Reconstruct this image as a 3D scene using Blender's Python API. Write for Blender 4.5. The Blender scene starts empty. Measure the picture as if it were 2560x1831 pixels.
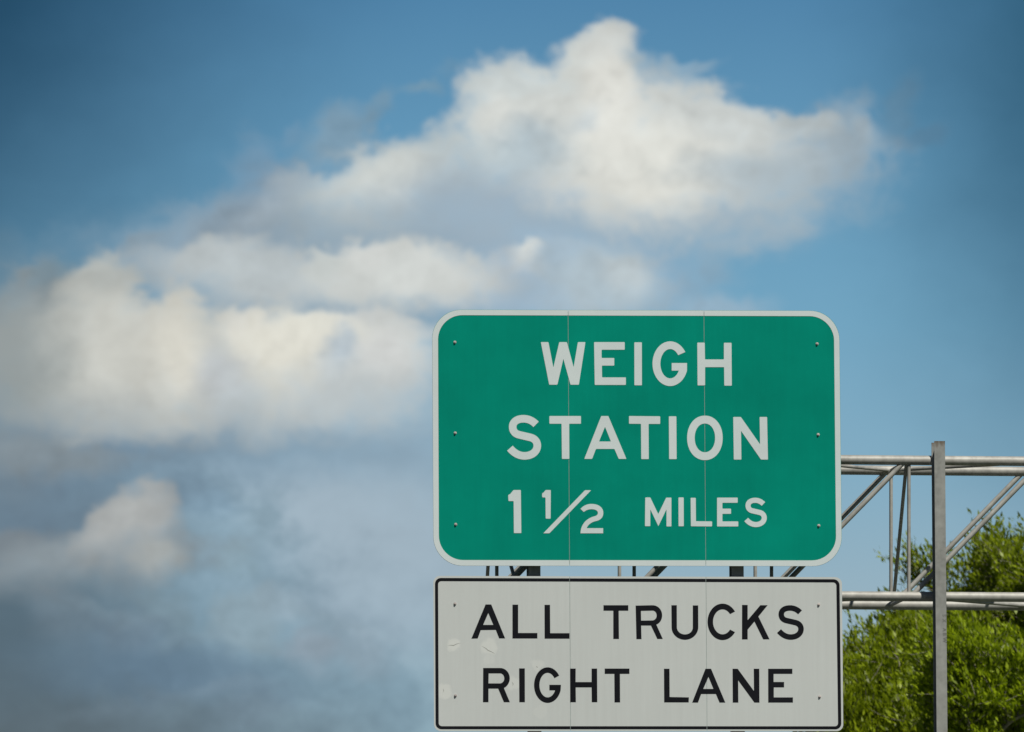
import bpy, bmesh, math, random
import numpy as np
from mathutils import Vector, Matrix, noise
from mathutils.geometry import tessellate_polygon

S = bpy.context.scene
COL = S.collection
R = math.radians

# ------------------------------------------------------------------ camera
CAM_Z = 1.6
YAW, PITCH, ROLL = R(5.3), R(4.93), R(-0.30)
PW, PH = 2560.0, 1831.0
FPX = 27800.0
SIGN_Y = 100.0
cd = bpy.data.cameras.new('camera')
cam = bpy.data.objects.new('camera', cd)
COL.objects.link(cam)
S.camera = cam
cd.sensor_width = 36.0
cd.lens = 36.0 * FPX / PW
cd.clip_start = 0.5
cd.clip_end = 20000.0
CROT = Matrix.Rotation(-YAW, 4, 'Z') @ Matrix.Rotation(math.pi / 2 + PITCH, 4, 'X') @ Matrix.Rotation(ROLL, 4, 'Z')
cam.matrix_world = Matrix.Translation((0, 0, CAM_Z)) @ CROT
cd.dof.use_dof = True
cd.dof.focus_distance = 100.3
cd.dof.aperture_fstop = 6.6

# ------------------------------------------------------------------ sky, sun, exposure
SUN_EL, SUN_AZ = 55.0, 27.0          # azimuth measured from the gantry's face normal, towards the right
S.view_settings.view_transform = 'Standard'
S.view_settings.look = 'None'
S.view_settings.gamma = 1.0
S.view_settings.exposure = 0.0
sd = Vector((math.sin(R(SUN_AZ)) * math.cos(R(SUN_EL)), -math.cos(R(SUN_AZ)) * math.cos(R(SUN_EL)), math.sin(R(SUN_EL))))
sl = bpy.data.lights.new('sun', 'SUN')
sl.energy = 4.45
sl.angle = R(0.53)
sl.color = (1.0, 0.95, 0.87)
sun = bpy.data.objects.new('sun', sl)
COL.objects.link(sun)
sun.rotation_euler = sd.to_track_quat('Z', 'Y').to_euler()
sun.location = (0, 0, 60)


def lin(c):
    return tuple(((v / 255.0) / 12.92 if v <= 10 else ((v / 255.0 + 0.055) / 1.055) ** 2.4) for v in c)


W = bpy.data.worlds.new('World')
S.world = W
W.use_nodes = True
nt = W.node_tree
nt.nodes.clear()
ND, LK = nt.nodes, nt.links


def mk(tree, t, **kw):
    n = tree.nodes.new(t)
    for k, v in kw.items():
        setattr(n, k, v)
    return n


def mth(tree, op, a, b=None, c=None, clamp=False):
    n = tree.nodes.new('ShaderNodeMath')
    n.operation = op
    n.use_clamp = clamp
    for i, v in enumerate((a, b, c)):
        if v is None:
            continue
        if isinstance(v, (int, float)):
            n.inputs[i].default_value = v
        else:
            tree.links.new(v, n.inputs[i])
    return n.outputs[0]


def puff_group():
    g = bpy.data.node_groups.new('puff', 'ShaderNodeTree')
    for nm, ty in (('P', 'NodeSocketVector'), ('Under', 'NodeSocketColor'), ('Color', 'NodeSocketColor'),
                   ('cx', 'NodeSocketFloat'), ('cy', 'NodeSocketFloat'), ('rx', 'NodeSocketFloat'), ('ry', 'NodeSocketFloat'),
                   ('rot', 'NodeSocketFloat'), ('st', 'NodeSocketFloat'), ('sb', 'NodeSocketFloat'), ('op', 'NodeSocketFloat'), ('rough', 'NodeSocketFloat')):
        g.interface.new_socket(nm, in_out='INPUT', socket_type=ty)
    g.interface.new_socket('Out', in_out='OUTPUT', socket_type='NodeSocketColor')
    g.interface.new_socket('P', in_out='OUTPUT', socket_type='NodeSocketVector')
    i = g.nodes.new('NodeGroupInput')
    o = g.nodes.new('NodeGroupOutput')
    I = i.outputs
    sp = g.nodes.new('ShaderNodeSeparateXYZ')
    g.links.new(I['P'], sp.inputs[0])
    dx = mth(g, 'SUBTRACT', sp.outputs[0], I['cx'])
    dy = mth(g, 'SUBTRACT', sp.outputs[1], I['cy'])
    c = mth(g, 'COSINE', I['rot'])
    s = mth(g, 'SINE', I['rot'])
    lx = mth(g, 'DIVIDE', mth(g, 'ADD', mth(g, 'MULTIPLY', dx, c), mth(g, 'MULTIPLY', dy, s)), I['rx'])
    ly = mth(g, 'DIVIDE', mth(g, 'SUBTRACT', mth(g, 'MULTIPLY', dy, c), mth(g, 'MULTIPLY', dx, s)), I['ry'])
    d = mth(g, 'SQRT', mth(g, 'ADD', mth(g, 'MULTIPLY', lx, lx), mth(g, 'MULTIPLY', ly, ly)))
    N = sp.outputs[2]
    dn = mth(g, 'MULTIPLY_ADD', N, I['rough'], d)
    t = mth(g, 'MULTIPLY_ADD', ly, 0.6, 0.5, clamp=True)
    mixs = mth(g, 'ADD', I['st'], mth(g, 'MULTIPLY', t, mth(g, 'SUBTRACT', I['sb'], I['st'])))
    lo = mth(g, 'SUBTRACT', 1.0, mixs)
    hi = mth(g, 'ADD', 1.0, mixs)
    mr = g.nodes.new('ShaderNodeMapRange')
    mr.interpolation_type = 'SMOOTHSTEP'
    g.links.new(dn, mr.inputs[0])
    g.links.new(lo, mr.inputs[1])
    g.links.new(hi, mr.inputs[2])
    mr.inputs[3].default_value = 1.0
    mr.inputs[4].default_value = 0.0
    a = mth(g, 'MULTIPLY', mr.outputs[0], I['op'])
    mx = g.nodes.new('ShaderNodeMix')
    mx.data_type = 'RGBA'
    g.links.new(a, mx.inputs['Factor'])
    g.links.new(I['Under'], mx.inputs[6])
    vm = g.nodes.new('ShaderNodeVectorMath')
    vm.operation = 'SCALE'
    g.links.new(I['Color'], vm.inputs[0])
    g.links.new(mth(g, 'MULTIPLY_ADD', mth(g, 'MULTIPLY', N, I['rough']), 0.45, 1.0), vm.inputs['Scale'])
    g.links.new(vm.outputs[0], mx.inputs[7])
    g.links.new(mx.outputs[2], o.inputs[0])
    # hand the coordinate on to the next puff, so that the puffs are worked out one after another
    ps = g.nodes.new('ShaderNodeVectorMath')
    ps.operation = 'MULTIPLY_ADD'
    g.links.new(mx.outputs[2], ps.inputs[0])
    ps.inputs[1].default_value = (1e-7, 1e-7, 1e-7)
    g.links.new(I['P'], ps.inputs[2])
    g.links.new(ps.outputs[0], o.inputs[1])
    return g


SKY_K = 0.06
# cloud directions are written in a tangent map of the sky fixed to the world (u to the right, v downwards)
tc = mk(nt, 'ShaderNodeTexCoord')
SR, SU, SF = [Vector(CROT.to_3x3().col[i]) for i in range(3)]
SF = -SF


def dotc(vec):
    n = mk(nt, 'ShaderNodeVectorMath', operation='DOT_PRODUCT')
    LK.new(tc.outputs['Generated'], n.inputs[0])
    n.inputs[1].default_value = vec
    return n.outputs['Value']


df = dotc(SF)
dfm = mth(nt, 'MAXIMUM', df, 0.05)
u = mth(nt, 'MULTIPLY_ADD', mth(nt, 'DIVIDE', dotc(SR), dfm), FPX / 1000, PW / 2000)
v = mth(nt, 'MULTIPLY_ADD', mth(nt, 'DIVIDE', dotc(SU), dfm), -FPX / 1000, PH / 2000)
cv = mk(nt, 'ShaderNodeCombineXYZ')
LK.new(u, cv.inputs[0])
LK.new(v, cv.inputs[1])


def nz(scale, detail, rough, off, dist=0.0, stretch=(1, 1.25, 1)):
    m = mk(nt, 'ShaderNodeMapping')
    m.inputs['Location'].default_value = off
    m.inputs['Scale'].default_value = stretch
    LK.new(cv.outputs[0], m.inputs[0])
    n = mk(nt, 'ShaderNodeTexNoise')
    n.inputs['Scale'].default_value = scale
    n.inputs['Detail'].default_value = detail
    n.inputs['Roughness'].default_value = rough
    n.inputs['Distortion'].default_value = dist
    LK.new(m.outputs[0], n.inputs['Vector'])
    return n


n1 = nz(4.6, 7, 0.55, (3.1, 7.7, 0), 0.3)
w1 = mk(nt, 'ShaderNodeVectorMath', operation='SUBTRACT')
LK.new(n1.outputs['Color'], w1.inputs[0])
w1.inputs[1].default_value = (0.5, 0.5, 0.5)
w2 = mk(nt, 'ShaderNodeVectorMath', operation='SCALE')
LK.new(w1.outputs[0], w2.inputs[0])
w2.inputs['Scale'].default_value = 0.17
pw = mk(nt, 'ShaderNodeVectorMath', operation='ADD')
LK.new(cv.outputs[0], pw.inputs[0])
LK.new(w2.outputs[0], pw.inputs[1])
n2 = nz(6.5, 10, 0.60, (11.3, 2.9, 4.0), 0.25)
n3 = nz(17.0, 8, 0.62, (1.3, 5.9, 2.0), 0.6, (1, 1.1, 1))
nn = mth(nt, 'ADD', mth(nt, 'SUBTRACT', n2.outputs[0], 0.5), mth(nt, 'MULTIPLY', mth(nt, 'SUBTRACT', n3.outputs[0], 0.5), 0.45))

sky = mk(nt, 'ShaderNodeTexSky')
sky.sky_type = 'NISHITA'
sky.sun_disc = False
sky.sun_elevation = R(SUN_EL)
sky.sun_rotation = math.pi - R(SUN_AZ)
sky.altitude = 50
sky.air_density = 1.0
sky.dust_density = 0.6
sky.ozone_density = 1.5

# clear air in front of the camera: deep blue high up, paler lower down
rampn = mk(nt, 'ShaderNodeValToRGB')
mr = mk(nt, 'ShaderNodeMapRange')
LK.new(v, mr.inputs[0])
mr.inputs[1].default_value = -0.2
mr.inputs[2].default_value = 2.2
LK.new(mr.outputs[0], rampn.inputs[0])
els = [(0.0, (70, 122, 163)), (0.10, (84, 135, 172)), (0.25, (101, 153, 186)), (0.42, (115, 165, 193)), (0.58, (132, 172, 194)), (0.72, (152, 178, 192)), (0.85, (148, 176, 188)), (1.0, (140, 170, 182))]
cr = rampn.color_ramp
while len(cr.elements) > 1:
    cr.elements.remove(cr.elements[-1])
cr.elements[0].position = els[0][0]
cr.elements[0].color = (*lin(els[0][1]), 1)
for p, c in els[1:]:
    e = cr.elements.new(p)
    e.color = (*lin(c), 1)
cur = rampn.outputs[0]

PG = puff_group()
# the third coordinate carries the fine noise that roughens the cloud edges
sp0 = mk(nt, 'ShaderNodeSeparateXYZ')
LK.new(pw.outputs[0], sp0.inputs[0])
cb0 = mk(nt, 'ShaderNodeCombineXYZ')
LK.new(sp0.outputs[0], cb0.inputs[0])
LK.new(sp0.outputs[1], cb0.inputs[1])
LK.new(nn, cb0.inputs[2])
coord = cb0.outputs[0]


def puff(cx, cy, rx, ry, col, rot=0, st=0.35, sb=0.7, op=1.0, rough=0.8):
    global cur, coord
    n = mk(nt, 'ShaderNodeGroup')
    n.node_tree = PG
    LK.new(coord, n.inputs['P'])
    LK.new(cur, n.inputs['Under'])
    n.inputs['Color'].default_value = (*lin(col), 1)
    for k, val in (('cx', cx / 1000), ('cy', cy / 1000), ('rx', rx / 1000), ('ry', ry / 1000), ('rot', R(rot)), ('st', min(0.95, st + 0.10)), ('sb', sb), ('op', op), ('rough', rough)):
        n.inputs[k].default_value = val
    cur = n.outputs[0]
    coord = n.outputs[1]


# lens-style darkening of the upper corners, painted into the sky colour
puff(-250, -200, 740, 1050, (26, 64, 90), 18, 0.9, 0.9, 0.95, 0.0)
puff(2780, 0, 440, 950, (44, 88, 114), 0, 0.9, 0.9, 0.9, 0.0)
# --- clouds
# pale air and low grey-blue cloud deck, lower left
puff(780, 1270, 430, 270, (162, 180, 193), 0, 0.8, 0.8, 0.9, 0.4)
puff(940, 1420, 300, 230, (160, 179, 192), 0, 0.8, 0.8, 0.85, 0.4)
puff(120, 1720, 780, 420, (116, 141, 158), 8, 0.45, 0.8, 0.92, 0.9)
puff(760, 1650, 360, 110, (128, 156, 172), 24, 0.2, 0.7, 0.85, 1.0)
puff(0, 1560, 330, 480, (82, 101, 113), 0, 0.9, 0.9, 0.85, 0.3)
puff(150, 1860, 600, 150, (92, 104, 110), 0, 0.9, 0.9, 0.7, 0.6)
puff(560, 1380, 170, 200, (126, 154, 170), -20, 0.35, 0.7, 0.7, 1.8)
puff(520, 1240, 90, 40, (126, 154, 174), 20, 0.4, 0.7, 0.6, 1.8)
puff(640, 1330, 60, 50, (142, 166, 180), 0, 0.3, 0.7, 0.6, 1.8)
puff(600, 1410, 50, 45, (140, 164, 176), 0, 0.3, 0.7, 0.6, 1.8)
puff(170, 1550, 90, 60, (112, 130, 143), 30, 0.3, 0.7, 0.6, 1.8)
puff(400, 1530, 70, 55, (122, 144, 156), 30, 0.3, 0.7, 0.7, 1.8)
puff(610, 1555, 90, 85, (144, 165, 176), -20, 0.2, 0.6, 0.75, 1.5)
puff(700, 1515, 70, 40, (146, 166, 178), 20, 0.3, 0.8, 0.7, 1.5)
puff(780, 1610, 60, 50, (148, 162, 174), 20, 0.3, 0.8, 0.7, 1.4)
puff(900, 1640, 80, 50, (144, 160, 172), 30, 0.4, 0.8, 0.55, 1.2)
puff(320, 1580, 70, 60, (112, 132, 148), 0, 0.5, 0.7, 0.6, 1.4)
puff(640, 1765, 80, 40, (120, 140, 154), -10, 0.4, 0.8, 0.5, 1.4)
puff(420, 1680, 260, 60, (98, 124, 146), 4, 0.8, 0.8, 0.6, 0.8)
puff(250, 1530, 130, 22, (128, 146, 157), 6, 0.4, 0.8, 0.3, 2.4)
puff(480, 1600, 110, 20, (134, 155, 168), -12, 0.4, 0.8, 0.3, 2.4)
puff(860, 1560, 120, 18, (152, 170, 182), 22, 0.4, 0.8, 0.3, 2.2)
puff(300, 1760, 160, 20, (112, 130, 143), -4, 0.4, 0.8, 0.3, 2.2)
puff(560, 1720, 120, 18, (128, 148, 162), -8, 0.4, 0.8, 0.3, 2.2)
# grey base bands between the clouds
puff(560, 560, 240, 95, (138, 159, 175), -24, 0.3, 0.8, 0.85, 1.3)
puff(1150, 590, 620, 60, (146, 170, 187), 0, 0.6, 0.8, 0.95, 0.6)
puff(760, 640, 440, 130, (142, 163, 178), 0, 0.5, 0.8, 0.9, 0.7)
puff(1380, 700, 330, 120, (158, 180, 197), 0, 0.5, 0.8, 0.95, 1.0)
puff(1770, 650, 60, 80, (138, 168, 188), 0, 0.7, 0.8, 0.5, 1.6)
puff(1800, 765, 120, 40, (152, 178, 196), 0, 0.4, 0.8, 0.8, 1.6)
puff(700, 790, 430, 60, (142, 163, 178), 0, 0.6, 0.8, 0.95, 0.5)
puff(640, 1115, 560, 70, (134, 160, 178), 2, 0.7, 0.9, 0.9, 0.5)
puff(150, 1120, 360, 100, (110, 132, 150), 0, 0.7, 0.9, 0.9, 0.7)
puff(60, 1280, 280, 120, (108, 128, 145), 0, 0.8, 0.9, 0.7, 0.8)
# upper cloud, left tail
puff(640, 540, 200, 75, (140, 158, 172), -26, 0.3, 0.8, 0.8, 1.6)
puff(700, 500, 130, 45, (156, 170, 180), -30, 0.3, 0.8, 0.8, 1.6)
puff(850, 350, 70, 90, (132, 158, 175), 30, 0.35, 0.8, 0.75, 1.8)
puff(950, 255, 28, 45, (124, 152, 170), 30, 0.4, 0.8, 0.6, 1.8)
puff(1040, 228, 45, 12, (126, 154, 170), -8, 0.5, 0.8, 0.55, 1.6)
puff(1120, 185, 50, 14, (112, 148, 172), -15, 0.6, 0.8, 0.4, 1.6)
puff(640, 410, 60, 70, (122, 150, 172), 20, 0.4, 0.8, 0.6, 1.8)
puff(730, 350, 25, 40, (116, 148, 172), 20, 0.4, 0.8, 0.5, 1.8)
puff(990, 450, 230, 100, (176, 190, 196), -12, 0.2, 0.8, 0.95, 1.3)
puff(960, 440, 130, 75, (202, 207, 204), -8, 0.3, 0.8, 0.95, 1.2)
# upper cloud, body
puff(1290, 330, 175, 165, (192, 202, 204), -32, 0.14, 0.8, 1.0, 1.2)
puff(1300, 250, 110, 90, (200, 207, 206), 0, 0.14, 0.8, 1.0, 1.5)
puff(1490, 210, 120, 125, (208, 212, 208), 0, 0.14, 0.8, 1.0, 1.3)
puff(1525, 130, 70, 60, (204, 208, 205), 0, 0.25, 0.8, 0.95, 1.5)
puff(1690, 210, 120, 50, (160, 180, 192), 25, 0.25, 0.8, 0.7, 2.2)
puff(1730, 160, 60, 16, (150, 174, 190), -10, 0.4, 0.8, 0.6, 2.0)
puff(1900, 390, 260, 115, (166, 180, 188), 8, 0.25, 0.8, 0.95, 1.4)
puff(1680, 380, 300, 165, (202, 207, 205), 6, 0.2, 0.7, 1.0, 1.2)
puff(2110, 340, 85, 95, (156, 172, 182), 0, 0.5, 0.9, 0.75, 2.2)
puff(2250, 270, 90, 30, (102, 134, 156), -55, 0.6, 0.8, 0.5, 1.8)
puff(2280, 350, 70, 25, (96, 128, 152), -25, 0.6, 0.8, 0.4, 1.8)
puff(1300, 510, 320, 75, (158, 176, 190), 0, 0.7, 0.9, 0.85, 0.6)
puff(1700, 560, 260, 40, (160, 178, 190), 0, 0.7, 0.9, 0.8, 0.6)
puff(1600, 410, 240, 140, (220, 221, 214), 0, 0.5, 0.6, 0.95, 1.2)
puff(1520, 260, 80, 120, (222, 222, 215), 0, 0.3, 0.8, 0.85, 1.5)
puff(1250, 290, 80, 50, (212, 214, 209), -20, 0.3, 0.8, 0.8, 1.8)
puff(1360, 270, 60, 40, (208, 211, 207), 0, 0.3, 0.8, 0.7, 1.8)
puff(1330, 370, 100, 70, (172, 190, 200), 0, 0.6, 0.8, 0.7, 1.8)
puff(1470, 300, 40, 30, (186, 198, 204), 0, 0.6, 0.8, 0.6, 2.0)
puff(1660, 480, 90, 60, (224, 224, 216), 0, 0.6, 0.8, 0.6, 1.2)
puff(1830, 300, 150, 55, (200, 205, 203), 10, 0.25, 0.8, 0.85, 1.8)
puff(2010, 300, 60, 32, (186, 194, 195), 0, 0.3, 0.8, 0.8, 1.8)
puff(2150, 300, 30, 40, (170, 182, 188), 0, 0.6, 0.8, 0.5, 2.2)
puff(1880, 440, 160, 55, (156, 175, 187), 0, 0.7, 0.9, 0.6, 1.4)
# middle band
puff(340, 620, 70, 30, (134, 152, 164), -40, 0.3, 0.8, 0.75, 1.8)
puff(500, 640, 60, 40, (176, 184, 186), -20, 0.25, 0.8, 0.85, 1.7)
puff(650, 680, 280, 72, (184, 192, 194), 4, 0.22, 0.8, 0.95, 1.1)
puff(1000, 680, 225, 82, (204, 208, 205), 0, 0.16, 0.6, 1.0, 1.1)
puff(920, 640, 50, 36, (208, 211, 208), 0, 0.25, 0.8, 0.9, 1.2)
puff(800, 650, 40, 36, (198, 204, 202), 0, 0.25, 0.8, 0.9, 1.2)
puff(1330, 640, 44, 22, (222, 222, 213), 10, 0.3, 0.9, 0.85, 2.6)
puff(1300, 650, 70, 30, (186, 198, 206), 10, 0.4, 0.9, 0.5, 2.0)
puff(1500, 710, 130, 90, (178, 193, 200), 0, 0.4, 0.8, 0.8, 1.6)
puff(1550, 680, 50, 40, (190, 200, 203), 0, 0.4, 0.8, 0.7, 1.8)
puff(1410, 640, 60, 30, (164, 184, 198), 0, 0.5, 0.8, 0.7, 1.6)
# big left bank
puff(120, 850, 260, 150, (158, 164, 163), -10, 0.22, 0.8, 0.95, 1.2)
puff(60, 740, 110, 40, (128, 142, 150), -20, 0.3, 0.8, 0.7, 1.8)
puff(150, 690, 60, 22, (110, 138, 154), -30, 0.4, 0.8, 0.6, 1.8)
puff(260, 750, 85, 110, (180, 184, 180), -10, 0.16, 0.8, 0.95, 1.4)
puff(400, 910, 420, 155, (192, 195, 190), 0, 0.14, 0.6, 1.0, 1.0)
puff(860, 890, 260, 115, (204, 208, 206), 2, 0.14, 0.7, 1.0, 1.2)
puff(700, 990, 340, 85, (186, 194, 196), 0, 0.7, 0.8, 0.85, 0.8)
puff(450, 890, 80, 130, (217, 214, 202), 0, 0.5, 0.8, 0.8, 1.3)
puff(310, 880, 110, 110, (203, 203, 195), 0, 0.6, 0.8, 0.7, 1.4)
puff(620, 800, 60, 40, (220, 219, 210), 10, 0.3, 0.8, 0.85, 1.5)
puff(700, 870, 90, 110, (223, 221, 209), 15, 0.35, 0.8, 0.9, 1.5)
puff(790, 820, 120, 40, (222, 221, 210), 10, 0.3, 0.8, 0.85, 1.4)
puff(550, 940, 60, 90, (188, 194, 198), 0, 0.6, 0.9, 0.7, 1.4)
puff(840, 870, 40, 55, (180, 193, 202), 30, 0.35, 0.8, 0.85, 1.6)
puff(940, 890, 60, 50, (210, 212, 210), 0, 0.35, 0.8, 0.8, 1.4)
puff(30, 920, 120, 200, (136, 146, 148), 0, 0.9, 0.9, 0.75, 0.6)
puff(250, 1040, 240, 50, (166, 173, 174), 0, 0.8, 0.9, 0.5, 0.8)
# lower left cloud
puff(120, 1145, 190, 38, (134, 146, 153), 4, 0.4, 0.8, 0.8, 1.4)
puff(40, 1345, 120, 40, (128, 136, 141), 0, 0.5, 0.8, 0.7, 1.4)
puff(350, 1290, 95, 75, (164, 169, 170), 0, 0.1, 0.8, 0.95, 1.5)
puff(220, 1395, 280, 65, (140, 151, 157), -6, 0.3, 0.9, 0.9, 1.4)
puff(300, 1325, 100, 60, (170, 173, 172), -20, 0.2, 0.8, 0.9, 1.5)
puff(400, 1395, 60, 45, (168, 172, 170), 10, 0.4, 0.8, 0.8, 1.3)
puff(320, 1245, 24, 24, (134, 152, 164), 0, 0.5, 0.8, 0.6, 1.8)
# --- end clouds

skm = mk(nt, 'ShaderNodeMix', data_type='RGBA', blend_type='MULTIPLY')
skm.inputs['Factor'].default_value = 1.0
LK.new(sky.outputs[0], skm.inputs[6])
skm.inputs[7].default_value = (0.28, 0.32, 0.38, 1)
# the tangent map holds for the sky around the gantry; beyond it the plain Nishita sky
edge = mk(nt, 'ShaderNodeMapRange')
LK.new(df, edge.inputs[0])
edge.inputs[1].default_value = 0.955
edge.inputs[2].default_value = 0.985
sc = mk(nt, 'ShaderNodeVectorMath', operation='SCALE')
LK.new(cur, sc.inputs[0])
sc.inputs['Scale'].default_value = 1.0 / SKY_K
bg = mk(nt, 'ShaderNodeBackground')
bg.inputs['Strength'].default_value = SKY_K
LK.new(skm.outputs[2], bg.inputs['Color'])
bg2 = mk(nt, 'ShaderNodeBackground')
bg2.inputs['Strength'].default_value = SKY_K
LK.new(sc.outputs[0], bg2.inputs['Color'])
fin = mk(nt, 'ShaderNodeMixShader')
LK.new(edge.outputs[0], fin.inputs[0])
LK.new(bg.outputs[0], fin.inputs[1])
LK.new(bg2.outputs[0], fin.inputs[2])
wo = mk(nt, 'ShaderNodeOutputWorld')
LK.new(fin.outputs[0], wo.inputs['Surface'])
W.cycles.sampling_method = 'MANUAL'
W.cycles.sample_map_resolution = 512

# ------------------------------------------------------------------ helpers
CR3 = CROT.to_3x3()


def at(px, py, Y):
    """the point on the plane y = Y (the plane the signs hang in, or one behind it) seen at a photo pixel"""
    d = CR3 @ Vector(((px - PW / 2) / FPX, -(py - PH / 2) / FPX, -1.0))
    t = Y / d.y
    return Vector((d.x * t, Y, CAM_Z + d.z * t))


def tag(o, label=None, cat=None, group=None, kind=None):
    for k, val in (('label', label), ('category', cat), ('group', group), ('kind', kind)):
        if val:
            o[k] = val
    return o


def empty(name, loc):
    o = bpy.data.objects.new(name, None)
    o.empty_display_size = 0.3
    COL.objects.link(o)
    o.location = loc
    return o


def meshobj(name, verts, faces, mat, parent=None, smooth=False):
    me = bpy.data.meshes.new(name)
    off = parent.location if parent is not None else Vector((0, 0, 0))
    if parent is not None and parent.parent is not None:
        off = parent.location + parent.parent.location
    me.from_pydata([tuple(Vector(p) - off) for p in verts], [], faces)
    me.update()
    bm = bmesh.new()
    bm.from_mesh(me)
    bmesh.ops.recalc_face_normals(bm, faces=bm.faces)
    bm.to_mesh(me)
    bm.free()
    if smooth:
        me.shade_smooth()
    me.materials.append(mat)
    o = bpy.data.objects.new(name, me)
    COL.objects.link(o)
    if parent is not None:
        o.parent = parent
    return o


class MB:
    def __init__(s):
        s.v, s.f = [], []

    def add(s, vs, fs):
        b = len(s.v)
        s.v += [Vector(p) for p in vs]
        s.f += [tuple(i + b for i in f) for f in fs]

    def box(s, a, b):
        x0, y0, z0 = a
        x1, y1, z1 = b
        s.add([(x0, y0, z0), (x1, y0, z0), (x1, y1, z0), (x0, y1, z0), (x0, y0, z1), (x1, y0, z1), (x1, y1, z1), (x0, y1, z1)],
              [(0, 3, 2, 1), (4, 5, 6, 7), (0, 1, 5, 4), (1, 2, 6, 5), (2, 3, 7, 6), (3, 0, 4, 7)])

    def tube(s, p, q, r0, r1=None, n=14, cap=True):
        r1 = r0 if r1 is None else r1
        p, q = Vector(p), Vector(q)
        d = (q - p).normalized()
        a = d.orthogonal().normalized()
        b = d.cross(a)
        vs = []
        for c, r in ((p, r0), (q, r1)):
            for i in range(n):
                t = 2 * math.pi * i / n
                vs.append(c + a * (r * math.cos(t)) + b * (r * math.sin(t)))
        fs = [(i, (i + 1) % n, n + (i + 1) % n, n + i) for i in range(n)]
        if cap:
            fs += [tuple(range(n))[::-1], tuple(range(n, 2 * n))]
        s.add(vs, fs)

    def build(s, name, mat, parent=None, smooth=False):
        return meshobj(name, s.v, s.f, mat, parent, smooth)


def smooth_by_angle(o, deg=35):
    me = o.data
    me.shade_smooth()
    bm = bmesh.new()
    bm.from_mesh(me)
    for e in bm.edges:
        if len(e.link_faces) == 2 and e.calc_face_angle(0) > R(deg):
            e.smooth = False
    bm.to_mesh(me)
    bm.free()


# ------------------------------------------------------------------ materials
def new_mat(name):
    m = bpy.data.materials.new(name)
    m.use_nodes = True
    t = m.node_tree
    return m, t, t.nodes['Principled BSDF']


def ocoord(t, scale=(1, 1, 1)):
    tcn = t.nodes.new('ShaderNodeTexCoord')
    mp = t.nodes.new('ShaderNodeMapping')
    mp.inputs['Scale'].default_value = scale
    t.links.new(tcn.outputs['Object'], mp.inputs[0])
    return mp.outputs[0]


def noise_n(t, vec, scale, detail=5, rough=0.55):
    n = t.nodes.new('ShaderNodeTexNoise')
    n.inputs['Scale'].default_value = scale
    n.inputs['Detail'].default_value = detail
    n.inputs['Roughness'].default_value = rough
    t.links.new(vec, n.inputs['Vector'])
    return n.outputs[0]


def ramp(t, fac, stops):
    r = t.nodes.new('ShaderNodeValToRGB')
    c = r.color_ramp
    c.elements[0].position, c.elements[0].color = stops[0][0], (*stops[0][1], 1)
    c.elements[1].position, c.elements[1].color = stops[1][0], (*stops[1][1], 1)
    for p, col in stops[2:]:
        e = c.elements.new(p)
        e.color = (*col, 1)
    t.links.new(fac, r.inputs[0])
    return r.outputs[0]


def sheeting(name, base, var=0.10, rough=0.55, streak=0.18):
    """retroreflective sheeting: slightly uneven, faintly streaked by rain"""
    m, t, b = new_mat(name)
    a = noise_n(t, ocoord(t, (1.0, 1, 0.8)), 1.3, 4, 0.55)
    s = noise_n(t, ocoord(t, (9.0, 1, 0.35)), 3.0, 5, 0.6)
    f = mth(t, 'ADD', mth(t, 'MULTIPLY', a, 1 - streak), mth(t, 'MULTIPLY', s, streak))
    lo = tuple(c * (1 - var) for c in base)
    hi = tuple(min(1, c * (1 + var)) for c in base)
    t.links.new(ramp(t, f, [(0.3, lo), (0.7, hi)]), b.inputs['Base Color'])
    b.inputs['Roughness'].default_value = rough
    b.inputs['Specular IOR Level'].default_value = 0.04
    bp = t.nodes.new('ShaderNodeBump')
    bp.inputs['Strength'].default_value = 0.25
    bp.inputs['Distance'].default_value = 0.02
    t.links.new(noise_n(t, ocoord(t), 2.2, 2, 0.5), bp.inputs['Height'])
    t.links.new(bp.outputs[0], b.inputs['Normal'])
    return m


M_GREEN = sheeting('green_sheeting', (0.0005, 0.245, 0.175), 0.13)
M_WHITE = sheeting('white_sheeting', (0.63, 0.66, 0.60), 0.05)
M_LETTER = sheeting('white_letter_sheeting', (0.61, 0.69, 0.69), 0.04)
M_BLACK = sheeting('black_paint', (0.011, 0.012, 0.015), 0.2, 0.6)


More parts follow.
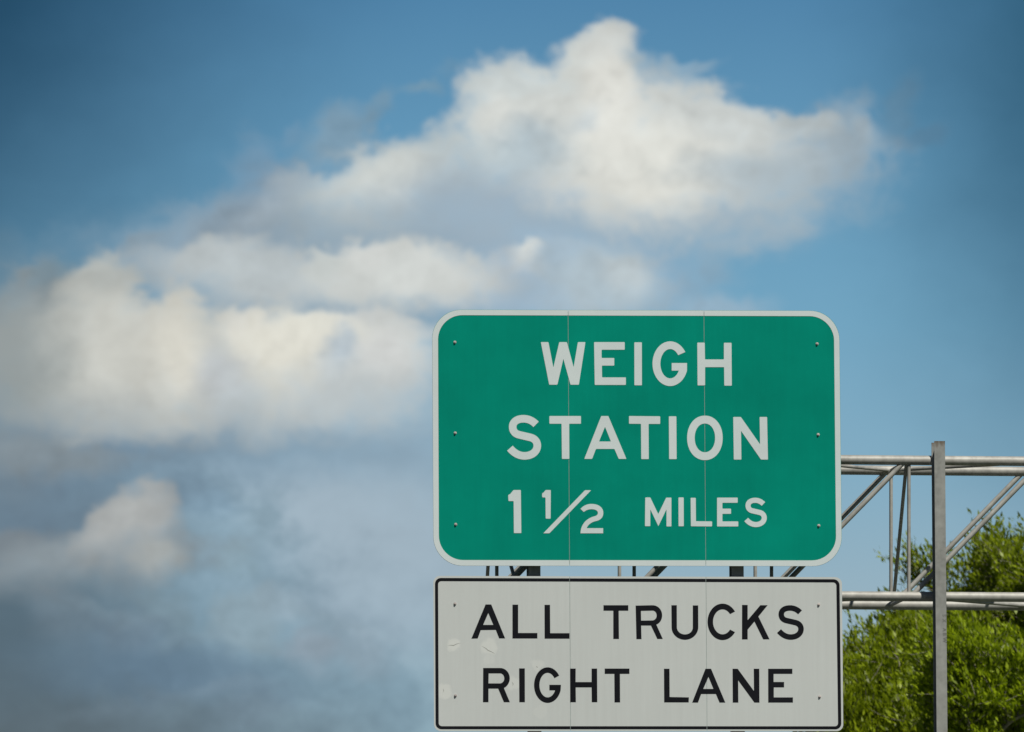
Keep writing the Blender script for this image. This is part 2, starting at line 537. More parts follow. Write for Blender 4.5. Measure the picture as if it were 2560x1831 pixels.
def galv(name, base=(0.42, 0.42, 0.39), rust=False, top=None):
    m, t, b = new_mat(name)
    a = noise_n(t, ocoord(t), 14.0, 6, 0.6)
    s = noise_n(t, ocoord(t, (1, 1, 0.25)), 5.0, 5, 0.6)
    f = mth(t, 'ADD', mth(t, 'MULTIPLY', a, 0.5), mth(t, 'MULTIPLY', s, 0.5))
    col = ramp(t, f, [(0.32, tuple(c * 0.66 for c in base)), (0.5, base), (0.66, tuple(c * 1.25 for c in base))])
    if rust:
        tcn = t.nodes.new('ShaderNodeTexCoord')
        sp = t.nodes.new('ShaderNodeSeparateXYZ')
        t.links.new(tcn.outputs['Object'], sp.inputs[0])
        h = mth(t, 'ADD', sp.outputs[2], mth(t, 'MULTIPLY', noise_n(t, ocoord(t, (3, 3, 0.8)), 9.0, 4, 0.6), 0.16))
        mrn = t.nodes.new('ShaderNodeMapRange')
        t.links.new(h, mrn.inputs[0])
        mrn.inputs[1].default_value = top + 0.03
        mrn.inputs[2].default_value = top + 0.10
        mx = t.nodes.new('ShaderNodeMix')
        mx.data_type = 'RGBA'
        t.links.new(mrn.outputs[0], mx.inputs['Factor'])
        t.links.new(col, mx.inputs[6])
        mx.inputs[7].default_value = (0.11, 0.07, 0.035, 1)
        col = mx.outputs[2]
    t.links.new(col, b.inputs['Base Color'])
    b.inputs['Metallic'].default_value = 0.15
    b.inputs['Roughness'].default_value = 0.55
    b.inputs['Specular IOR Level'].default_value = 0.4
    return m


M_GALV = galv('galvanised_steel', (0.36, 0.36, 0.33))
M_STEEL = galv('bolt_steel', (0.5, 0.46, 0.44))
M_ALU = galv('aluminium', (0.60, 0.62, 0.60))
M_JOINT = galv('weathered_joint', (0.32, 0.39, 0.37))

# ------------------------------------------------------------------ shapes in the sign plane
def bez(p0, p1, p2, p3, n=10):
    out = []
    for i in range(1, n + 1):
        t = i / n
        out.append(tuple((1 - t) ** 3 * a + 3 * (1 - t) ** 2 * t * b + 3 * (1 - t) * t * t * c + t ** 3 * d for a, b, c, d in zip(p0, p1, p2, p3)))
    return out


def path(*items):
    """tuples of 2 = points, tuples of 3 points = bezier continuation"""
    pts = [items[0]]
    for it in items[1:]:
        if isinstance(it[0], tuple):
            pts += bez(pts[-1], *it)
        else:
            pts.append(it)
    return pts


def rounded(pts, r, n=4, only=None):
    out = []
    N = len(pts)
    for i in range(N):
        a, b, c = Vector(pts[i - 1]), Vector(pts[i]), Vector(pts[(i + 1) % N])
        u0, u1 = (a - b), (c - b)
        l0, l1 = u0.length, u1.length
        if l0 < 1e-6 or l1 < 1e-6:
            continue
        ang = u0.angle(u1)
        if ang > R(150):
            out.append(tuple(b))
            continue
        rr = min(r, l0 * 0.45, l1 * 0.45)
        s0, s1 = b + u0 / l0 * rr, b + u1 / l1 * rr
        k = 0.55
        out.append(tuple(s0))
        out += bez(tuple(s0), tuple(s0 + (b - s0) * k), tuple(s1 + (b - s1) * k), tuple(s1), n)
    return out


def ell(cx, cy, a, b, t0, t1, n=40, e=2.0):
    o = []
    for i in range(n + 1):
        t = t0 + (t1 - t0) * i / n
        c, s = math.cos(t), math.sin(t)
        o.append((cx + a * math.copysign(abs(c) ** (2 / e), c), cy + b * math.copysign(abs(s) ** (2 / e), s)))
    return o


def ribbon(pts, w):
    L, Rr = [], []
    for i, p in enumerate(pts):
        a = Vector(pts[max(0, i - 1)])
        b = Vector(pts[min(len(pts) - 1, i + 1)])
        d = (b - a).normalized()
        nrm = Vector((-d.y, d.x))
        L.append(tuple(Vector(p) + nrm * w / 2))
        Rr.append(tuple(Vector(p) - nrm * w / 2))
    return L + Rr[::-1]


def plate(loops, Y, th, mat, name, parent):
    """filled outline (first loop) with holes, front face at Y - th, back at Y; loops in photo pixels on the sign plane"""
    L3 = [[at(x, y, Y) for x, y in lp] for lp in loops]
    tri = tessellate_polygon([[Vector((p.x, p.z, 0)) for p in lp] for lp in L3])
    flat = [p for lp in L3 for p in lp]
    n = len(flat)
    verts = [p - Vector((0, th, 0)) for p in flat] + flat
    faces = []
    for t in tri:
        faces.append(tuple(t))
        faces.append(tuple(i + n for i in reversed(t)))
    b = 0
    for lp in L3:
        m = len(lp)
        for i in range(m):
            j = (i + 1) % m
            faces.append((b + i, b + j, n + b + j, n + b + i))
        b += m
    return meshobj(name, verts, faces, mat, parent)


K = 540.0 / 2271.0
ORG = {1: (1060, 750), 2: (1600, 750), 3: (1060, 1130), 4: (1600, 1130), 5: (1060, 1445), 6: (1600, 1445)}


def cv_(o, pts):
    ox, oy = ORG[o]
    return [(ox + x * K, oy + y * K) for x, y in pts]


S_CL = path((1178, 1310), ((1140, 1270), (1095, 1251), (1045, 1251)), ((975, 1251), (932, 1285), (932, 1335)), ((932, 1378), (955, 1408), (998, 1419)),
            (1118, 1447), ((1165, 1459), (1191, 1492), (1191, 1533)), ((1191, 1597), (1133, 1641), (1058, 1641)), ((995, 1641), (945, 1610), (903, 1560)))


def s_shape(x0, y0, x1, y1, w):
    """letter S scaled into an outer box"""
    bx0, by0, bx1, by1 = 932, 1251, 1191, 1641
    # inner box of the centre line
    cx0, cx1 = x0 + (x1 - x0) * 0.05 + w / 2, x1 - w / 2
    cy0, cy1 = y0 + w / 2, y1 - w / 2
    pts = [(cx0 + (x - bx0) * (cx1 - cx0) / (bx1 - bx0), cy0 + (y - by0) * (cy1 - cy0) / (by1 - by0)) for x, y in S_CL]
    return ribbon(pts, w)


def g_shape(cx, cy, ao, bo, ai, bi, tx, ty, ix, iy, bar):
    """bar = (x_left, y_top, y_bottom, x_right)"""
    t_o = math.atan2((ty - cy) / bo, (tx - cx) / ao)
    t_i = math.atan2((iy - cy) / bi, (ix - cx) / ai)
    xl, yt, yb, xr = bar
    e_o = -2 * math.pi + math.asin((yb - cy) / bo)
    e_i = -2 * math.pi + math.asin((yb - cy) / bi)
    return ell(cx, cy, ao, bo, t_o, e_o, 60) + [(xr, yt), (xl, yt), (xl, yb)] + ell(cx, cy, ai, bi, e_i, t_i, 60)


def c_shape(cx, cy, ao, bo, ai, bi, yo, yi):
    t_o = -math.asin(yo / bo)
    t_i = -math.asin(yi / bi)
    return ell(cx, cy, ao, bo, t_o, -2 * math.pi - t_o, 60) + ell(cx, cy, ai, bi, -2 * math.pi - t_i, t_i, 60)


def two_shape():
    return path((1645, 600), ((1675, 565), (1715, 548), (1762, 548)), ((1835, 548), (1885, 585), (1885, 642)), ((1885, 690), (1855, 718), (1810, 728)),
                ((1760, 738), (1722, 768), (1710, 803)), (1883, 803), (1883, 857), (1645, 857), ((1647, 770), (1700, 700), (1795, 677)),
                ((1820, 670), (1828, 658), (1828, 642)), ((1828, 618), (1800, 604), (1762, 604)), ((1730, 604), (1705, 612), (1680, 633)))


# (what it is, crop, loops, rounding)
GREEN_TXT = [
    ('W', 1, [[(1228, 445), (1308, 445), (1360, 712), (1422, 445), (1502, 445), (1573, 708), (1618, 445), (1697, 445), (1628, 893), (1540, 893), (1465, 620), (1402, 893), (1316, 893)]]),
    ('E', 1, [[(1788, 445), (2110, 445), (2110, 525), (1867, 525), (1867, 612), (2000, 612), (2000, 692), (1870, 692), (1872, 816), (2122, 816), (2122, 895), (1795, 895)]]),
    ('I', 1, [[(2211, 447), (2290, 447), (2291, 899), (2212, 899)]]),
    ('G', 2, [g_shape(317, 672, 186, 235, 103, 154, 478, 548, 405, 578, (333, 665, 745, 494))]),
    ('H', 2, [[(602, 450), (680, 450), (683, 627), (882, 627), (882, 452), (962, 452), (965, 903), (886, 903), (884, 708), (684, 708), (684, 900), (605, 900)]]),
    ('S', 1, [ribbon(S_CL, 80)]),
    ('T', 1, [[(1318, 1222), (1650, 1222), (1650, 1303), (1526, 1303), (1528, 1673), (1450, 1673), (1446, 1303), (1318, 1303)]]),
    ('A', 1, [[(1863, 1222), (1938, 1222), (2128, 1673), (2047, 1673), (2002, 1568), (1808, 1568), (1767, 1673), (1685, 1673)], [(1903, 1335), (1965, 1490), (1840, 1490)]]),
    ('T', 2, [[(-116, 1222), (212, 1225), (212, 1305), (90, 1305), (92, 1675), (13, 1675), (10, 1304), (-116, 1303)]]),
    ('I', 2, [[(303, 1225), (382, 1225), (385, 1675), (306, 1675)]]),
    ('O', 2, [ell(682, 1452, 187, 234, 0, 2 * math.pi, 72, 2.1)[:-1], ell(682, 1452, 107, 151, 0, 2 * math.pi, 72, 2.1)[:-1]]),
    ('N', 2, [[(980, 1232), (1060, 1232), (1262, 1520), (1257, 1232), (1336, 1232), (1345, 1680), (1272, 1680), (1062, 1378), (1066, 1680), (986, 1680)]]),
    ('1', 3, [[(940, 402), (1018, 402), (1023, 855), (945, 855), (942, 518), (888, 518), (885, 455), (908, 442)]]),
    ('1', 3, [[(1278, 402), (1333, 402), (1331, 703), (1279, 703), (1277, 480), (1243, 480), (1241, 438), (1258, 427)]]),
    ('/', 3, [[(1692, 404), (1757, 404), (1318, 857), (1254, 857)]]),
    ('2', 3, [two_shape()]),
    ('M', 4, [[(55, 480), (108, 480), (192, 655), (275, 482), (330, 482), (330, 785), (278, 785), (278, 605), (193, 782), (108, 605), (108, 782), (52, 782)]]),
    ('I', 4, [[(404, 480), (459, 480), (460, 783), (405, 783)]]),
    ('L', 4, [[(532, 484), (586, 484), (588, 730), (758, 732), (757, 785), (535, 783)]]),
    ('E', 4, [[(810, 482), (1027, 482), (1027, 536), (866, 536), (866, 598), (957, 598), (957, 652), (866, 652), (866, 732), (1033, 732), (1033, 785), (810, 785)]]),
    ('S', 4, [s_shape(1097, 483, 1333, 792, 54)]),
]
R1 = [path((-46, 292), (130, 288), ((190, 288), (233, 335), (233, 395)), ((233, 440), (208, 478), (172, 492)), (240, 643), (182, 643), (115, 502), (12, 502), (16, 645), (-38, 645)),
      path((10, 348), (132, 345), ((158, 345), (175, 368), (175, 397)), ((175, 425), (155, 447), (130, 448)), (12, 450))]
R2 = [path((622, 948), (800, 948), ((860, 948), (902, 1000), (902, 1057)), ((902, 1105), (872, 1145), (840, 1158)), (903, 1308), (840, 1308), (780, 1165), (678, 1165), (678, 1308), (620, 1308)),
      path((680, 1005), (800, 1005), ((826, 1005), (844, 1030), (844, 1058)), ((844, 1088), (822, 1108), (800, 1110)), (678, 1110))]
U1 = [path((330, 288), (387, 288), (388, 520), ((388, 565), (428, 595), (473, 595)), ((518, 595), (555, 565), (555, 520)), (555, 290), (612, 290), (613, 520),
           ((613, 590), (550, 652), (474, 652)), ((398, 652), (332, 595), (332, 520)))]
WHITE_TXT = [
    ('A', 5, [[(647, 280), (707, 280), (853, 637), (790, 637), (755, 548), (597, 550), (565, 638), (498, 640)], [(676, 370), (729, 495), (622, 495)]]),
    ('L', 5, [[(930, 282), (990, 282), (990, 580), (1192, 580), (1192, 638), (930, 638)]]),
    ('L', 5, [[(1267, 284), (1325, 284), (1327, 582), (1530, 582), (1530, 640), (1268, 640)]]),
    ('T', 5, [[(1887, 288), (2148, 288), (2148, 346), (2047, 346), (2050, 643), (1990, 643), (1990, 346), (1887, 346)]]),
    ('R', 6, R1), ('U', 6, U1),
    ('C', 6, [c_shape(868, 463, 158, 192, 100, 131, 108, 81)]),
    ('K', 6, [[(1073, 285), (1132, 285), (1132, 445), (1265, 288), (1342, 288), (1245, 407), (1362, 647), (1295, 647), (1203, 460), (1132, 545), (1132, 648), (1072, 648)]]),
    ('S', 6, [s_shape(1442, 288, 1722, 652, 58)]),
    ('R', 5, R2),
    ('I', 5, [[(1000, 952), (1060, 952), (1061, 1308), (1002, 1308)]]),
    ('G', 5, [g_shape(1300, 1128, 143, 187, 86, 129, 1425, 1025, 1377, 1050, (1318, 1125, 1183, 1440))]),
    ('H', 5, [[(1537, 954), (1595, 954), (1594, 1096), (1762, 1096), (1762, 954), (1820, 954), (1822, 1308), (1764, 1308), (1762, 1152), (1595, 1152), (1597, 1308), (1537, 1308)]]),
    ('T', 5, [[(1900, 954), (2160, 954), (2160, 1010), (2060, 1010), (2062, 1310), (2003, 1310), (2001, 1010), (1900, 1010)]]),
    ('L', 6, [[(252, 956), (310, 956), (312, 1253), (514, 1257), (512, 1310), (254, 1310)]]),
    ('A', 6, [[(688, 956), (747, 956), (897, 1312), (836, 1312), (798, 1222), (643, 1222), (610, 1312), (548, 1312)], [(720, 1042), (772, 1168), (665, 1168)]]),
    ('N', 6, [[(973, 956), (1027, 956), (1198, 1190), (1196, 956), (1254, 956), (1256, 1312), (1203, 1312), (1032, 1078), (1034, 1312), (975, 1312)]]),
    ('E', 6, [[(1347, 956), (1602, 956), (1602, 1010), (1405, 1010), (1405, 1095), (1515, 1095), (1515, 1152), (1407, 1152), (1407, 1257), (1608, 1257), (1608, 1312), (1348, 1312)]]),
]


def clip(poly, a, b, c):
    """keep a*x + b*y <= c"""
    out = []
    for i in range(len(poly)):
        p, q = poly[i - 1], poly[i]
        dp, dq = a * p[0] + b * p[1] - c, a * q[0] + b * q[1] - c
        if (dp <= 0) != (dq <= 0):
            t = dp / (dp - dq)
            out.append((p[0] + (q[0] - p[0]) * t, p[1] + (q[1] - p[1]) * t))
        if dq <= 0:
            out.append(q)
    return out


def seam_bands(seams, gap=0.6):
    """half-plane pairs for the three panels; a seam is (x at y=775, x at y=1825)"""
    def line(s, off):
        (xa, xb) = s
        k = (xb - xa) / 1050.0
        return (1.0, -k, xa - k * 775 + off)
    bands = []
    for i in range(len(seams) + 1):
        cons = []
        if i < len(seams):
            a, b, c = line(seams[i], -gap)
            cons.append((a, b, c))
        if i > 0:
            a, b, c = line(seams[i - 1], gap)
            cons.append((-a, -b, -c))
        bands.append(cons)
    return bands


SEAMS = [(1420.2, 1426.3), (1759.8, 1767.5)]
BANDS = seam_bands(SEAMS)


def sign_panels(corners, r, Y, th, mat, parent, n=14):
    full = rounded(corners, r, n)
    objs = []
    for cons in BANDS:
        p = full
        for a, b, c in cons:
            p = clip(p, a, b, c)
        objs.append(plate([p], Y, th, mat, 'panel', parent))
    return full, objs


def ring(outer, inner, Y, th, mat, name, parent, subdiv=1):
    """band between two outlines of equal point count, cut at the panel seams"""
    m = MB()
    N = len(outer)
    for i in range(N):
        j = (i + 1) % N
        q = [outer[i], outer[j], inner[j], inner[i]]
        for cons in BANDS:
            p = q
            for a, b, c in cons:
                p = clip(p, a, b, c)
                if not p:
                    break
            if len(p) < 3:
                continue
            P = [at(x, y, Y) for x, y in p]
            k = len(P)
            m.add([v - Vector((0, th, 0)) for v in P] + P, [tuple(range(k)), tuple(range(k, 2 * k))[::-1]] + [(a_, (a_ + 1) % k, k + (a_ + 1) % k, k + a_) for a_ in range(k)])
    me = bpy.data.meshes.new(name)
    bm = bmesh.new()
    vs = [bm.verts.new(v - parent.location) for v in m.v]
    for f in m.f:
        try:
            bm.faces.new([vs[i] for i in f])
        except ValueError:
            pass
    bmesh.ops.remove_doubles(bm, verts=bm.verts, dist=1e-5)
    # drop the inner walls shared by neighbouring pieces
    seen = {}
    for f in bm.faces:
        seen.setdefault(frozenset(v.index for v in f.verts), []).append(f)
    bmesh.ops.recalc_face_normals(bm, faces=bm.faces)
    bm.to_mesh(me)
    bm.free()
    me.materials.append(mat)
    o = bpy.data.objects.new(name, me)
    COL.objects.link(o)
    o.parent = parent
    return o


def rr(corners, r, n=14):
    return rounded(corners, r, n)


YB = SIGN_Y            # back of the sheet; its front is 4 mm nearer the road user
TH = 0.004


def bolts(pts, parent):
    for x, y in pts:
        c = at(x, y, YB - TH)
        m = MB()
        m.tube(c + Vector((0, -0.0005, 0)), c + Vector((0, -0.004, 0)), 0.014, 0.013, 16)
        m.tube(c + Vector((0, -0.004, 0)), c + Vector((0, -0.012, 0)), 0.0100, 0.0095, 6)
        m.tube(c + Vector((0, -0.012, 0)), c + Vector((0, -0.016, 0)), 0.0060, 0.0050, 10)
        m.build('bolt', M_STEEL, parent)


def stringers(ys, x0, x1, parent):
    for y in ys:
        a, b = at(x0, y, YB), at(x1, y, YB)
        m = MB()
        z = (a.z + b.z) / 2
        m.box((a.x, YB + 0.001, z + 0.022), (b.x, YB + 0.005, z + 0.065))
        m.box((a.x, YB + 0.001, z - 0.003), (b.x, YB + 0.066, z + 0.001))
        m.box((a.x, YB + 0.062, z - 0.045), (b.x, YB + 0.066, z - 0.004))
        m.box((a.x, YB + 0.001, z + 0.0015), (b.x, YB + 0.004, z + 0.0215))
        m.build('stringer', M_ALU, parent)


def seam_strips(y0, y1, parent):
    for xa, xb in SEAMS:
        k = (xb - xa) / 1050
        p = [(xa + k * (y - 775) + d, y) for y, d in ((y0, -4), (y0, 4), (y1, 4), (y1, -4))]
        plate([p], YB + 0.0005 + 0.0015 - 0.0020, 0.0022, M_JOINT, 'seam_strip', parent)


# ------------------------------------------------------------------ the green sign
GC = [(1080, 774.5), (2098, 777.3), (2105, 1416.2), (1083.5, 1415)]
GI = [(1094.8, 788.3), (2084.6, 791), (2090.6, 1401.6), (1097.3, 1400.6)]
gsign = empty('guide_sign', at(1595, 1416, YB))
tag(gsign, 'large green sign reading WEIGH STATION 1 1/2 MILES with white border', 'road sign')
sign_panels(GC, 73, YB, TH, M_GREEN, gsign)
ring(rr([(1080.4, 774.9), (2097.6, 777.7), (2104.6, 1415.8), (1083.9, 1414.6)], 73), rr(GI, 61), YB - TH - 0.0001, 0.0018, M_LETTER, 'border', gsign)
for ch, o, loops in GREEN_TXT:
    lp = [cv_(o, l) for l in loops]
    if ch not in 'OGS2':
        lp = [rounded(l, 1.6, 3) for l in lp]
    ob = plate(lp, YB - TH - 0.0001, 0.0018, M_LETTER, 'letter' if ch.isalpha() else ('slash' if ch == '/' else 'digit'), gsign)
    ob['label'] = 'white %s %s' % ('letter' if ch.isalpha() else ('fraction' if ch == '/' else 'digit'), 'slash' if ch == '/' else ch)
bolts([(1137.2, 856), (1138, 1083), (1139.3, 1311.5), (2042.8, 860), (2045.5, 1087), (2047, 1314.5)], gsign)
stringers([852, 1079, 1307], 1105, 2080, gsign)
seam_strips(779, 1412, gsign)

# ------------------------------------------------------------------ the white sign
M_DENT, t_, b_ = new_mat('white_sheeting_dented')
wsign = empty('truck_lane_sign', at(1595, 1828, YB))
tag(wsign, 'white sign reading ALL TRUCKS RIGHT LANE with thin black border', 'road sign')
WC = [(1083.2, 1440.2), (2104.6, 1443.4), (2108.2, 1828.6), (1085, 1828.2)]
M_CREASE = sheeting('scuffed_sheeting', (0.24, 0.25, 0.22), 0.1)


def dented_white():
    """white sheeting with the small dents left by stones or pellets, each a patch painted paler where its tilt would catch the sun"""
    m, t, b = new_mat('white_sheeting_dented')
    a = noise_n(t, ocoord(t, (1.0, 1, 0.8)), 1.3, 4, 0.55)
    s = noise_n(t, ocoord(t, (9.0, 1, 0.35)), 3.0, 5, 0.6)
    f = mth(t, 'ADD', mth(t, 'MULTIPLY', a, 0.5), mth(t, 'MULTIPLY', s, 0.5))
    col = ramp(t, f, [(0.3, (0.525, 0.560, 0.545)), (0.7, (0.575, 0.615, 0.60))])
    tcn = t.nodes.new('ShaderNodeTexCoord')
    wn = t.nodes.new('ShaderNodeTexNoise')
    wn.inputs['Scale'].default_value = 11
    wn.inputs['Detail'].default_value = 5
    t.links.new(tcn.outputs['Object'], wn.inputs['Vector'])
    vs = t.nodes.new('ShaderNodeVectorMath')
    vs.operation = 'MULTIPLY_ADD'
    t.links.new(wn.outputs['Color'], vs.inputs[0])
    vs.inputs[1].default_value = (0.09, 0, 0.09)
    t.links.new(tcn.outputs['Object'], vs.inputs[2])
    sp = t.nodes.new('ShaderNodeSeparateXYZ')
    t.links.new(vs.outputs[0], sp.inputs[0])
    tot = None
    for cx, cy, r, k in ((1135, 1613, 17, 1.0), (1223, 1618, 20, 0.8), (1344, 1664, 15, 0.55), (1284, 1708, 17, 0.75), (1112, 1728, 18, 0.85), (1350, 1780, 16, 0.25), (1222, 1650, 12, 0.3)):
        p = at(cx, cy, YB) - wsign.location
        dx = mth(t, 'SUBTRACT', sp.outputs[0], p.x + 0.045)
        dz = mth(t, 'SUBTRACT', sp.outputs[2], p.z + 0.045)
        d = mth(t, 'SQRT', mth(t, 'ADD', mth(t, 'MULTIPLY', dx, dx), mth(t, 'MULTIPLY', dz, dz)))
        q = t.nodes.new('ShaderNodeMapRange')
        q.interpolation_type = 'SMOOTHSTEP'
        t.links.new(d, q.inputs[0])
        q.inputs[1].default_value = r / 278 * 0.75
        q.inputs[2].default_value = r / 278 * 1.25
        q.inputs[3].default_value = k
        q.inputs[4].default_value = 0
        tot = q.outputs[0] if tot is None else mth(t, 'MAXIMUM', tot, q.outputs[0])
    mx = t.nodes.new('ShaderNodeMix')
    mx.data_type = 'RGBA'
    t.links.new(mth(t, 'MULTIPLY', tot, 0.6), mx.inputs['Factor'])
    t.links.new(col, mx.inputs[6])
    mx.inputs[7].default_value = (0.70, 0.73, 0.69, 1)      # sunlit tilt of the dents, painted in as a paler colour
    t.links.new(mx.outputs[2], b.inputs['Base Color'])
    b.inputs['Roughness'].default_value = 0.42
    b.inputs['Specular IOR Level'].default_value = 0.04
    return m


M_WDENT = dented_white()
_, wp = sign_panels(WC, 17, YB, TH, M_WHITE, wsign, 8)
for q in wp:
    q.data.materials.clear()
    q.data.materials.append(M_WDENT)
BO = [(1087.4, 1445.3), (2098.8, 1448.6), (2103.4, 1823.9), (1089.0, 1823.6)]
BI = [(1095.2, 1453.4), (2090.8, 1456.6), (2095.2, 1816.2), (1096.8, 1815.9)]
ring(rr(BO, 15, 8), rr(BI, 8, 8), YB - TH - 0.0001, 0.0008, M_BLACK, 'border', wsign)
for ch, o, loops in WHITE_TXT:
    ob = plate([cv_(o, l) for l in loops], YB - TH - 0.0001, 0.0008, M_BLACK, 'letter', wsign)
    ob['label'] = 'black letter ' + ch
bolts([(1137.5, 1510), (1138.6, 1739.5), (2046.8, 1512), (2049.2, 1742)], wsign)
stringers([1506, 1736], 1105, 2085, wsign)
seam_strips(1443, 1825, wsign)


def crack(pts, w):
    cl = [(1060 + x * K, 1445 + y * K) for x, y in pts]
    L, Rr = [], []
    n = len(cl)
    for i, p in enumerate(cl):
        a, b = Vector(cl[max(0, i - 1)]), Vector(cl[min(n - 1, i + 1)])
        d = (b - a).normalized()
        nr = Vector((-d.y, d.x)) * (w * (0.15 + 0.85 * math.sin(math.pi * i / (n - 1))))
        L.append(tuple(Vector(p) + nr))
        Rr.append(tuple(Vector(p) - nr))
    plate([L + Rr[::-1]], YB - TH - 0.0001, 0.0004, M_CREASE, 'crease', wsign)


crack([(255, 710), (285, 708), (310, 712), (340, 697), (385, 686)], 0.75)
crack([(610, 718), (650, 742), (672, 762), (700, 774), (745, 797)], 0.75)
crack([(200, 1165), (208, 1185), (204, 1205)], 0.6)
crack([(925, 1095), (938, 1115), (933, 1140)], 0.7)
crack([(1180, 930), (1189, 938), (1192, 946)], 0.9)

# ------------------------------------------------------------------ the gantry
YP0, YP1 = SIGN_Y + 0.070, SIGN_Y + 0.270      # mounting posts, front and back of the I section
RC, RV, RD = 0.044, 0.0165, 0.0235
YF = YP1 + 0.004 + RC
YR = YF + 1.20
gantry = empty('sign_gantry', (at(3360, 1500, YF).x, YF + 0.6, 0.0))
tag(gantry, 'grey tubular box truss cantilever gantry carrying both road signs', 'gantry')


def front_pt(px, top):
    y = (1149.8 + (px - 2105) * 0.0085) if top else (1490.6 + (px - 2105) * 0.0066)
    return at(px, y, YF)


PX0, DPX = 1242.0, 343.4
NST = 7
FT = [front_pt(PX0 + DPX * k, True) for k in range(NST)]
FB = [front_pt(PX0 + DPX * k, False) for k in range(NST)]
OFFR = Vector((-0.012, YR - YF, 0.0))
RT = [p + OFFR for p in FT]
RB = [p + OFFR for p in FB]


def member(name, p, q, r, n=16, ext0=0.0, ext1=0.0):
    p, q = Vector(p), Vector(q)
    d = (q - p).normalized()
    m = MB()
    m.tube(p - d * ext0, q + d * ext1, r, None, n)
    o = m.build(name, M_GALV, gantry)
    smooth_by_angle(o, 50)
    return o


for C in (FT, FB, RT, RB):
    member('chord', C[0], C[-1], RC, 28, 0.06, 0.5)


def trim(p, q, r):
    d = (q - p).normalized()
    return p + d * r * 0.7, q - d * r * 0.7


for k in range(NST):
    for A, B in ((FT, FB), (RT, RB)):
        if k == 0 and A is RT:
            continue
        a, b = trim(A[k], B[k], RC)
        member('vertical', a, b, RV)
    for A, B in ((FT, RT), (FB, RB)):
        a, b = trim(A[k], B[k], RC)
        member('cross_strut', a, b, RV)
    if k % 3 == 0:
        a, b = trim(FT[k] + Vector((-0.02, 0, 0)), RB[k] + Vector((0.02, 0, 0)), RC)
        member('sway_brace', a, b, RV)
    if k == 0:
        a, b = trim(RT[k], FB[k] + Vector((0.20, 0, 0)), RC)
        member('sway_brace', a, b, RV)
    if k < NST - 1:
        for A, B, dx in ((FT, FB, 0), (RT, RB, 0)):
            a, b = trim(B[k] + Vector((0.02, 0, 0)), A[k + 1] + Vector((-0.03, 0, 0)), RC)
            member('diagonal', a, b, RD)
        if k % 2 == 0:
            pr = (FT[k], RT[k + 1], FB[k + 1], RB[k])
        else:
            pr = (RT[k], FT[k + 1], FB[k], RB[k + 1])
        a, b = trim(pr[0], pr[1], RC)
        member('lateral', a, b, RV)
        a, b = trim(pr[2], pr[3], RC)
        member('lateral', a, b, RV)


def ipost(xl_t, xl_b, wpx, ytop, ybot, mark=False):
    """I-section mounting post: flanges front and back with a web between; xl = left edge of the front flange"""
    a = at(xl_t, ytop, YP0)
    b = at(xl_b, ybot, YP0)
    w = wpx / 277.5
    x0, zt, zb = (a.x + b.x) / 2, a.z, b.z
    m = MB()
    m.box((x0, YP0, zb), (x0 + w, YP0 + 0.009, zt))
    m.box((x0 + w / 2 - 0.004, YP0 + 0.009, zb), (x0 + w / 2 + 0.004, YP1 - 0.009, zt))
    m.box((x0, YP1 - 0.009, zb), (x0 + w, YP1, zt))
    mat = galv('galvanised_post', (0.295, 0.305, 0.285), True, zt - gantry.location.z)
    o = m.build('mounting_post', mat, gantry)
    return o, x0, w


P3, px3, pw3 = ipost(2338, 2340.6, 27.4, 1103, 1990)
ipost(1320.5, 1323, 30, 1095, 1829.6 + 6)
ipost(1828, 1831, 30.5, 1095, 1829.6 + 6)
# saddle clamps holding the posts to the chords
for (xl, wl) in ((2338, 27.4), (1320.5, 30), (1828, 30.5)):
    for C in (FT, FB):
        x = at(xl, 1300, YP1).x + wl / 277.5 / 2
        t = (x - C[0].x) / (C[1].x - C[0].x)
        c = C[0] + (C[1] - C[0]) * t
        m = MB()
        for dz in (-RC - 0.012, RC + 0.012):
            m.tube((c.x, YP1 - 0.02, c.z + dz), (c.x, YF + 0.02, c.z + dz), 0.006, None, 8)
        n = 10
        prev = None
        for i in range(n + 1):
            an = -math.pi / 2 + math.pi * i / n
            q = Vector((c.x, c.y + (RC + 0.010) * math.cos(an), c.z + (RC + 0.010) * math.sin(an)))
            if prev:
                m.tube(prev, q, 0.006, None, 8)
            prev = q
        m.build('clamp', M_GALV, gantry)

# faint shop marking on the free post
M_MARK, tm, bm_ = new_mat('worn_stencil_ink')
bm_.inputs['Base Color'].default_value = (0.16, 0.165, 0.15, 1)
bm_.inputs['Roughness'].default_value = 0.7
for q, ch in enumerate('SX ABW'):
    if ch == ' ':
        continue
    tx = bpy.data.curves.new('stencil', 'FONT')
    tx.body = ch
    tx.size = 0.047
    tx.offset = 0.0006
    tx.extrude = 0.0006
    to = bpy.data.objects.new('stencil_tmp', tx)
    COL.objects.link(to)
    bpy.context.view_layer.update()
    me = bpy.data.meshes.new_from_object(to.evaluated_get(bpy.context.evaluated_depsgraph_get()))
    bpy.data.objects.remove(to)
    me.materials.clear()
    me.materials.append(M_MARK)
    mo = bpy.data.objects.new('stencil_letter', me)
    COL.objects.link(mo)
    mo.parent = gantry
    pp = at(2356.3 + q * 0.25, 1536 + q * 11.5, YP0 - 0.0009)
    mo.matrix_local = Matrix.Translation(pp - gantry.location) @ Matrix.Rotation(math.pi / 2, 4, 'X') @ Matrix.Rotation(-math.pi / 2, 4, 'Z')

